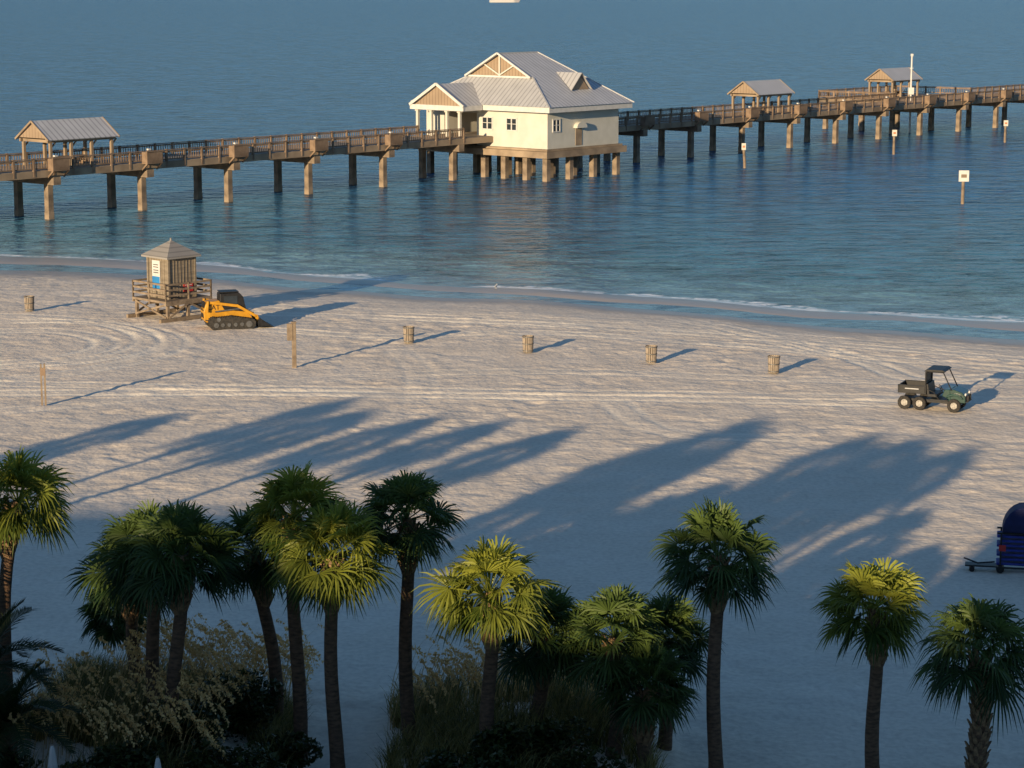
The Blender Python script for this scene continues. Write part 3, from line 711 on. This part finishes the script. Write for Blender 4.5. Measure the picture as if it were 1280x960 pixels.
# ------------------------------------------------------------------ posts
c=G(368,459); r=thing("sign_post","thick wooden post with brown notice box on the sand","post",c,0.3)
b=MB(); b.box((0,0,1.2),(.22,.22,2.6)); b.box((0,0,2.53),(.27,.27,.08)); b.obj("post",M['wood'],r,bevel=.02)
b=MB(); b.box((-.24,-.06,2.0),(.3,.16,.95)); b.obj("notice_box",M['wood'],r,bevel=.01)
c=G(55,507); r=thing("paired_posts","pair of thin weathered wooden posts standing together on sand","post",c,0.2)  # two plain wooden posts side by side
for x in(-.09,.09):
    b=MB(); b.box((x,0,1.05),(.09,.12,2.2)); b.obj("post",M['wood'],r)
b=MB(); b.box((0,-.08,1.75),(.26,.04,.4)); b.obj("crosspiece",M['rail'],r)
# ------------------------------------------------------------------ gull
me=bpy.data.meshes.new("seagull")
vs=[(-.3,0,.17),(-.12,0,.2),(.06,0,.2),(.14,0,.27),(.18,0,.33),(.27,0,.32),(.0,.04,.13),(.0,.04,.01),(.0,-.04,.13),(.0,-.04,.01)]
es=[(0,1),(1,2),(2,3),(3,4),(4,5),(2,6),(6,7),(2,8),(8,9)]
me.from_pydata(vs,es,[]); o=bpy.data.objects.new("seagull",me); COL.objects.link(o)
sk=o.modifiers.new("skin",'SKIN'); ra=[.02,.08,.085,.05,.05,.012,.014,.01,.014,.01]
for i,rr in enumerate(ra): me.skin_vertices[0].data[i].radius=(rr,rr)
me.skin_vertices[0].data[2].use_root=True
o.modifiers.new("sub",'SUBSURF').levels=1
me.materials.append(M['white'])
p=G(620,361,-.45); o.location=(p.x,p.y,gz1(p.x,p.y)); o.rotation_euler=(0,0,1.2); tag(o,"small white gull standing at the water's edge","gull")
# ------------------------------------------------------------------ distant boat
p=G(630,3,ZW); bt=thing("motor_yacht","white motor yacht far out on the open sea","boat",p,0.15)
b=MB(); 
hull=[(-17,-3.5,0),(12,-3.2,0),(18,0,0),(12,3.2,0),(-17,3.5,0),(-17,-4,3),(12,-4,3.4),(20,0,4.2),(12,4,3.4),(-17,4,3)]
b.add(hull,[(4,3,2,1,0),(5,6,7,8,9),(0,1,6,5),(1,2,7,6),(2,3,8,7),(3,4,9,8),(4,0,5,9)]); b.obj("hull",M['white'],bt)
b=MB(); b.prism([(-13,3.3),(8,3.3),(5,6),(-12,6)],-3,3); b.prism([(-10,6),(3,6),(1,8.2),(-9,8.2)],-2.4,2.4); b.obj("cabin",M['white'],bt)
b=MB(); b.box((-3,-3.02,4.8),(16,.1,.8)); b.box((-4,-2.42,7.1),(10,.1,.8)); b.obj("window",M['glass'],bt)
# ------------------------------------------------------------------ palms
def fan_crown(rng,R=1.7,nleaf=46,ns=26,droop=1.0):
    mb=MB()
    for i in range(nleaf):
        fr=i/nleaf; az=i*2.39996+rng.uniform(-.3,.3)
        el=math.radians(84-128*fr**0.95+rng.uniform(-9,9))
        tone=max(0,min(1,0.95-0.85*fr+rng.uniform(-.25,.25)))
        a=Vector((math.cos(el)*math.cos(az),math.cos(el)*math.sin(az),math.sin(el))); s=Vector((-math.sin(az),math.cos(az),0)); n=a.cross(s)
        roll=rng.uniform(-1.0,1.0); s,n=s*math.cos(roll)+n*math.sin(roll), n*math.cos(roll)-s*math.sin(roll)
        lowk=1-.15*max(0,fr-.6)/.4
        pl=R*.54*rng.uniform(.7,1.2)*lowk; bl=R*.56*rng.uniform(.8,1.12)*lowk
        hub=a*pl-Vector((0,0,.10*pl*pl*droop))
        a2=(a-Vector((0,0,.2*droop))).normalized()
        w=s*.02
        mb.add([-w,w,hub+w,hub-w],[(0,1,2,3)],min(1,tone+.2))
        for j in range(ns):
            t=(j+.5)/ns*2-1; ang=t*math.radians(118)+rng.uniform(-.05,.05)
            d=(a2*math.cos(ang)+s*math.sin(ang)).normalized()
            L_=bl*(.74+.26*math.cos(ang*.8))*rng.uniform(.88,1.1)
            wv=(d.cross(n)).normalized(); tilt=.5 if j%2 else -.5
            wv=(wv+n*tilt).normalized(); fold=abs(t)*.3
            k1=rng.uniform(.4,1.9)
            ps=[]
            for rr,ww in((.06,.010),(.45,.032),(.72,.022),(1.0,0)):
                r=rr*L_; dd=Vector((0,0,-1))*(droop*(.12*r*r+.75*max(0,rr-.45)**2*L_*k1))
                q=hub+d*r+n*(fold*r)+dd; ps.append((q,ww))
            vs=[];
            for q,ww in ps[:3]: vs+= [q-wv*ww,q+wv*ww]
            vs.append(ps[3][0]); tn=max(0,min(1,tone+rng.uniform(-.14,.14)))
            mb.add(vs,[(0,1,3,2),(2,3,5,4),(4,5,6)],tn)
    return mb
def palm(u,v,Y,R,leaf,lx=0,boots=1.0,allboots=False,seed=0,trunk_r=.17,label=None,droop=1.0,utrunk=None,nleaf=46):
    rng=random.Random(seed*31+5)
    top=D(u,v,Y); bx=top.x if utrunk is None else D(utrunk,900,Y).x
    g=gz1(bx,Y); h=top.z-g
    lab=label or ("tall fan palm with "+("sunlight-tinted yellow green" if leaf=='leaf_lit' else "shade-tinted dark green")+" crown in beach planting")
    r=thing("palm_tree",lab,"palm tree",(bx,Y,g-.05),0,"fan palms along the beach front")
    dx=top.x-bx; cr=Vector((dx,0,h))
    N_=16; pts=[];rad=[]
    for i in range(N_+1):
        t=i/N_; pts.append((dx*t*t+.08*math.sin(t*5+seed),.06*math.sin(t*4+seed*2)*t,t*(h-.25))); rad.append(trunk_r*(1.18-.25*t+.35*max(0,.12-t)*3+(.02 if i%2 else 0)))
    mb=MB(); mb.tube(pts,rad,12); mb.obj("trunk",M['trunk'],r,smooth=True)
    mb=MB(); L0=h-.3 if allboots else 1.35*boots; cnt=int(L0/.09*(4 if not allboots else 3.2))
    for k in range(cnt):
        f=k/cnt; z=h-.2-L0+L0*f; az=k*2.39996; bul=(trunk_r*1.0+ (.12*math.sin(min(1,f*1.15)*math.pi*.8+.3) if not allboots else .03))
        tt=z/h; ax=dx*tt*tt+.08*math.sin(tt*5+seed); ay=.06*math.sin(tt*4+seed*2)*tt
        c_,s_=math.cos(az),math.sin(az); x=Vector((c_,s_,0));y=Vector((-s_,c_,0)); b0=Vector((ax,ay,z))+x*(bul-.05); b1=b0+x*(.11+.06*rng.random())+Vector((0,0,.26+.12*rng.random()))
        w0,w1=.085,.03
        mb.add([b0-y*w0,b0+y*w0,b1+y*w1,b1-y*w1,b0-y*w0-x*.07+Vector((0,0,.05)),b0+y*w0-x*.07+Vector((0,0,.05)),b1+y*w1-x*.04,b1-y*w1-x*.04],[(0,1,2,3),(7,6,5,4),(1,5,6,2),(2,6,7,3),(3,7,4,0)])
    if not allboots:
        def ctr(z):
            t=z/h; return (dx*t*t+.08*math.sin(t*5+seed),.06*math.sin(t*4+seed*2)*t,z)
        mb.tube([ctr(h-.2-L0),ctr(h-L0*.6),ctr(h-L0*.25),(dx,0,h+.05)],[trunk_r*.95,trunk_r+.09,trunk_r+.09,trunk_r*.7],12)
    mb.obj("leaf_base",M['boot'],r)
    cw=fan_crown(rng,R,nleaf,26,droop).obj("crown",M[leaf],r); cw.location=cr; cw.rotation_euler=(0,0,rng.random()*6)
    return r
PALMS=[
 (22,626,59,1.75,'leaf_lit',5,1),
 (165,712,62,1.7,'leaf_shaded',172,2),
 (188,692,58.5,1.7,'leaf_shaded',196,3),
 (228,694,57,1.75,'leaf_shaded',217,4),
 (148,766,64,1.25,'leaf_shaded',172,5),
 (318,688,60,1.6,'leaf_shaded',345,6),
 (368,643,58.5,1.65,'leaf_lit',372,7),
 (416,694,57,1.85,'leaf_lit',418,8),
 (508,648,59,1.6,'leaf_shaded',511,9),
 (612,740,57,1.75,'leaf_lit',612,10),
 (680,792,59,1.7,'leaf_shaded',672,11),
 (768,796,58,1.75,'leaf_shaded',768,12),
 (828,796,59.5,1.6,'leaf_shaded',829,13),
 (812,860,57,1.5,'leaf_shaded',805,14),
 (897,694,57,1.75,'leaf_shaded',895,15),
 (1092,760,57,1.6,'leaf_lit',1095,16),
]
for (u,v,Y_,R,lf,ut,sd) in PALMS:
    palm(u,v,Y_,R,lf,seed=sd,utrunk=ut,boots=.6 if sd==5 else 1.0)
palm(1222,810,54,1.75,'leaf_shaded',seed=17,utrunk=1224,allboots=True,trunk_r=.2,label="stout fan palm with cross hatched old leaf bases on trunk",droop=1.4)
# palms just outside the view whose shadows reach across the beach; last one added to block light from the hotel gap
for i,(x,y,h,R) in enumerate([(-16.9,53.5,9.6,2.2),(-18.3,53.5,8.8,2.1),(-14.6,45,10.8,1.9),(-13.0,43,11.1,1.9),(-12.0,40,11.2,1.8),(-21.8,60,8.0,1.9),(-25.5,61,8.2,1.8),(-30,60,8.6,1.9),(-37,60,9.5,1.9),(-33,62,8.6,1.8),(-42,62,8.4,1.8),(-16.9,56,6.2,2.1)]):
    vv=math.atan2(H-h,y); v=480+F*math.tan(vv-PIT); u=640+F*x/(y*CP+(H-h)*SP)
    palm(u,v,y,R,'leaf_shaded',seed=30+i)
# ------------------------------------------------------------------ feather palm at the left edge
def feather(loc,seed,h,nf=16,L_=2.4):
    rng=random.Random(seed); r=thing("date_palm","feather leaved date palm with dark arching fronds in dune planting","palm tree",loc,0)
    b=MB(); b.tube([(0,0,0),(0,0,h)],[.25,.2],12); b.obj("trunk",M['trunk'],r)
    mb=MB()
    for i in range(nf):
        az=i*2.39996; el=math.radians(75-75*i/nf); pts=[]
        p=Vector((0,0,h)); d=Vector((math.cos(el)*math.cos(az),math.cos(el)*math.sin(az),math.sin(el))); n=26
        for k in range(n):
            pts.append((p.copy(),d.copy())); p=p+d*(L_/n); d=(d+Vector((0,0,-.055))).normalized()
        tone=rng.uniform(.0,.3)
        for k in range(2,n):
            q,dd=pts[k]; q0=pts[k-1][0]; s=dd.cross(Vector((0,0,1))).normalized(); up=s.cross(dd)
            mb.add([q0-s*.02,q0+s*.02,q+s*.015,q-s*.015],[(0,1,2,3)],tone)
            for sg in(-1,1):
                for sub in(0,.5):
                    q2=q0.lerp(q,sub); l=.62*math.sin(math.pi*min(1,(k+3)/(n+4)))**.6*rng.uniform(.85,1.1); t=(s*sg*.8+dd*.65+up*.35+Vector((0,0,rng.uniform(-.15,.1)))).normalized(); e1=q2+t*l*.5; e2=q2+t*l-Vector((0,0,.12*l)); w=dd*.016
                    mb.add([q2-w,q2+w,e1+w*1.3,e1-w*1.3,e2],[(0,1,2,3),(3,2,4)],max(0,min(1,tone+rng.uniform(-.15,.15))))
    mb.obj("crown",M['shrub'],r)
p=D(-20,838,56); g=gz1(p.x,56); feather((p.x,56,g),3,p.z-g,18,2.3)
p=D(10,905,54); g=gz1(p.x,54); feather((p.x,54,g),4,max(.6,p.z-g),16,2.0)
# ------------------------------------------------------------------ shrubs
def shrub(x,y,rx,rz,seed,n=2600,lab="dense dark green dune shrub in low planting"):
    rng=random.Random(seed); g=gz1(x,y); mb=MB()
    lob=[(rng.uniform(-.55,.55)*rx,rng.uniform(-.5,.5)*rx,rng.uniform(.35,.8)*rz,rng.uniform(.35,.6)) for _ in range(9)]
    for i in range(n):
        lx,ly,lz,lr=rng.choice(lob)
        d=Vector((rng.gauss(0,1),rng.gauss(0,1),rng.gauss(0,1))).normalized()*(rng.uniform(.55,1.05)**.5)
        p=Vector((lx+d.x*lr*rx,ly+d.y*lr*rx,max(.02,lz+d.z*lr*rz*.8)))
        a=Vector((rng.gauss(0,1),rng.gauss(0,1),rng.gauss(0,.6))).normalized(); b_=a.cross(Vector((rng.random(),rng.random(),1))).normalized()
        l=rng.uniform(.06,.12)
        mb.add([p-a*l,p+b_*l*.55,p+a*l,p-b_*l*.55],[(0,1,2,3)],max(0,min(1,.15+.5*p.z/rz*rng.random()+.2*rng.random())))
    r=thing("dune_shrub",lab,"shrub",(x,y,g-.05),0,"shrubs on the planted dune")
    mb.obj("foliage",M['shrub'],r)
    st=MB()
    for k in range(6):
        a=k*1.05; st.tube([(0,0,0),(.3*rx*math.cos(a),.3*rx*math.sin(a),.35*rz),(.6*rx*math.cos(a),.6*rx*math.sin(a),.7*rz)],[.04,.03,.012],6)
    st.obj("stem",M['trunk'],r)
i=0
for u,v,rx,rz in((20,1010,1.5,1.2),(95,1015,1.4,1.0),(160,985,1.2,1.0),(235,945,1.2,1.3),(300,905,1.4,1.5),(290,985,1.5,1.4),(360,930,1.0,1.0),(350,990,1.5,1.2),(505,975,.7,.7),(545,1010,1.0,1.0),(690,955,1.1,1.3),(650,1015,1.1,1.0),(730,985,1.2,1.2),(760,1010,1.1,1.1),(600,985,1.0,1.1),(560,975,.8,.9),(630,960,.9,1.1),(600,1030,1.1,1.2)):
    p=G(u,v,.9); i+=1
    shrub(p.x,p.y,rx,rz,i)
rng=random.Random(99); mb=MB(); ob=MB()
def blade(mb,p,h,az,lean,w,tone,n=4):
    vs=[]; d=Vector((math.cos(az),math.sin(az),0)); s=Vector((-math.sin(az+.8),math.cos(az+.8),0))
    for k in range(n):
        t=k/n; q=p+Vector((0,0,h*t))+d*(lean*h*t*t); vs+=[q-s*w*(1-t*.7),q+s*w*(1-t*.7)]
    q=p+Vector((0,0,h*.97-lean*h*.25))+d*lean*h; vs.append(q)
    fs=[(2*k,2*k+1,2*k+3,2*k+2) for k in range(n-1)]+[(2*n-2,2*n-1,2*n)]
    mb.add(vs,fs,tone); return q
patches=[(-13,57,-6.0,65.5,1600),(-3.4,54,3.8,65,1700),(-16,54,-6,60,900)]
for (x0,y0,x1,y1,n) in patches:
    for i in range(n):
        x=rng.uniform(x0,x1);y=rng.uniform(y0,y1)
        if math.sin(x*1.3+y*.7)+math.sin(y*1.1-x*.5)<-.55: continue
        g=gz1(x,y)
        for k in range(9):
            blade(mb,Vector((x+rng.gauss(0,.08),y+rng.gauss(0,.08),g)),rng.uniform(.5,1.15),rng.uniform(0,6.28),rng.uniform(.2,.75),.014,rng.random())
for i in range(640):
    k=rng.random()
    if k<.40: x=rng.uniform(-11.5,-6.5);y=rng.uniform(60.5,65)
    elif k<.72: x=rng.uniform(-3.6,3);y=rng.uniform(59.5,64)
    else: x=rng.uniform(-14,-8);y=rng.uniform(54,59.5)
    g=gz1(x,y); az=rng.uniform(-.8,.8); h=rng.uniform(1.3,2.5); p=Vector((x,y,g)); q=blade(ob,p,h,az,.32,.014,.1)
    d=Vector((math.cos(az),math.sin(az),0))
    for j in range(30):
        t=j/30; c_=q+d*(.42*t)+Vector((0,0,.02-.5*t*t)); a=Vector((rng.gauss(0,1),rng.gauss(0,1),rng.gauss(0,1)-.6)).normalized(); l=.09*(1-.4*t); s=a.cross(d).normalized()*.038
        ob.add([c_,c_+a*l*.6+s,c_+a*l*1.3,c_+a*l*.6-s],[(0,1,2,3)],.4+.6*rng.random())
o=mb.obj("dune_grass",M['grass']); o["kind"]="stuff"; o["label"]="tufts of dune grass covering the low sand ridge"
o=ob.obj("sea_oats",M['oat']); o["kind"]="stuff"; o["label"]="sea oats seed heads, golden tan brightened as if sunlit, above dune grass"
# ------------------------------------------------------------------ closed umbrellas
for u,v in((65,930),(197,945)):
    p=D(u,v,52.5); g=gz1(p.x,52.5); h=p.z-g
    r=thing("closed_umbrella","closed white canvas parasol on pole among dune planting","parasol",(p.x,52.5,g),0,"closed white parasols")
    b=MB(); b.cyl((0,0,0),(0,0,h),.03,8); b.obj("pole",M['wood'],r)
    b=MB(); pts=[(0,0,h-1.5),(0,0,h-1.1),(0,0,h-.5),(0,0,h-.12),(0,0,h)]; b.tube(pts,[.13,.15,.12,.06,.015],9); b.obj("canopy",M['white'],r)
# ------------------------------------------------------------------ blue cabana stack at the right edge
c=G(1278,714); r=thing("beach_cabana","stack of blue beach loungers with folded navy hood on sand","beach cabana",c,math.radians(-12))
b=MB()
for k in range(7): b.box((0.12*(k%2),0,.32+k*.17),(1.9,.75,.09))
b.obj("cushion",M['royal'],r,bevel=.03)
b=MB()
for x in(-.8,.8):
    for y in(-.42,.42): b.box((x,y,.75),(.06,.06,1.5))
for y in(-.42,.42): b.box((0,y,.2),(1.9,.05,.06)); b.box((0,y,1.48),(1.9,.05,.06))
for x in(-.8,.8): b.cyl((x,-.5,.14),(x,.5,.14),.14,12)
b.obj("rack",M['black'],r)
b=MB(); b.prism([(.78*math.cos(math.pi*k/12)*1.0,1.52+.95*math.sin(math.pi*k/12)) for k in range(13)],-.5,.5); b.obj("hood",M['navy'],r,bevel=.05)
b=MB(); b.box((-.75,-.52,.95),(.25,.03,.22)); b.obj("tag",M['red'],r)
b=MB(); b.tube([(-1.0,-.2,.35),(-1.6,-.3,.3),(-2.1,-.1,.42)],[.03,.03,.03],7); b.box((-1.5,-.2,.22),(1.1,.5,.05)); b.cyl((-1.8,-.5,.1),(-1.8,.1,.1),.1,10); b.obj("tow_bar",M['black'],r)
# ------------------------------------------------------------------ unseen hotel behind the viewpoint
ht=thing("hotel_building","unseen beachfront hotel with balconies, roofline stepped to shape its shadow on the sand","hotel",(0,-4,0),0)
shadow_blocks=[(-120,-70,19.6),(-70,-56,19.2),(-56,-51,18.4),(-51,-46.5,12.6),(-46.5,-41,19.4),(-41,-33.4,16.8),(-33.4,-29.3,16.4),(-29.3,-27.3,19.5),(-27.3,-20,15.6),(-20,70,27)]  # heights and gaps shaped to throw shade and let sunlit strips through
b=MB()
for x0,x1,h in shadow_blocks: b.box(((x0+x1)/2,-8,h/2),(x1-x0-.01,16,h))
b.obj("wall",M['hotel'],ht)
b=MB();g=MB()
for x0,x1,h in shadow_blocks:
    n=max(1,int((x1-x0)/4.2)); 
    if x1-x0<3.5: continue
    for k in range(n):
        for fl in range(int((h-1)/3.2)):
            x=x0+(x1-x0)*(k+.5)/n; z=1.6+fl*3.2
            g.box((x,.03,z),(2.4,.06,2.2)); 
            b.box((x,.5,z-1.2),(3.0,1.0,.16)); b.box((x,.97,z-.6),(3.0,.05,1.0))
q=b.obj("balcony",M['white'],ht); q["kind"]="stuff"; q=g.obj("window",M['glass'],ht); q["kind"]="stuff"
# ------------------------------------------------------------------ camera, light, sky
cam=bpy.data.cameras.new("camera"); co=bpy.data.objects.new("camera",cam); COL.objects.link(co)
co.location=(0,0,H); co.rotation_euler=(math.pi/2-PIT,0,0); cam.sensor_width=36; cam.lens=F*36/1280; cam.clip_end=60000; cam.clip_start=.5
SC.camera=co
EL=math.radians(10.3); AZ=math.radians(28.5)
d=Vector((math.sin(AZ)*math.cos(EL),math.cos(AZ)*math.cos(EL),-math.sin(EL)))
sun=bpy.data.lights.new("sun",'SUN'); so=bpy.data.objects.new("sun",sun); COL.objects.link(so)
sun.energy=7.2; sun.angle=math.radians(.53); sun.color=(1.0,.77,.48)
so.rotation_euler=d.to_track_quat('-Z','Y').to_euler(); so.location=(-60,-100,60)
w=bpy.data.worlds.new("World"); SC.world=w; w.use_nodes=True; nt=w.node_tree
sk=nt.nodes.new("ShaderNodeTexSky"); sk.sky_type='NISHITA'; sk.sun_disc=False; sk.sun_elevation=EL; sk.sun_rotation=math.pi+AZ
sk.dust_density=0.3; sk.ozone_density=3.8; sk.air_density=1.0
bg=nt.nodes["Background"]; bg.inputs["Strength"].default_value=.14; nt.links.new(sk.outputs[0],bg.inputs["Color"])
SC.view_settings.view_transform='Standard'; SC.view_settings.look='None'; SC.view_settings.exposure=0
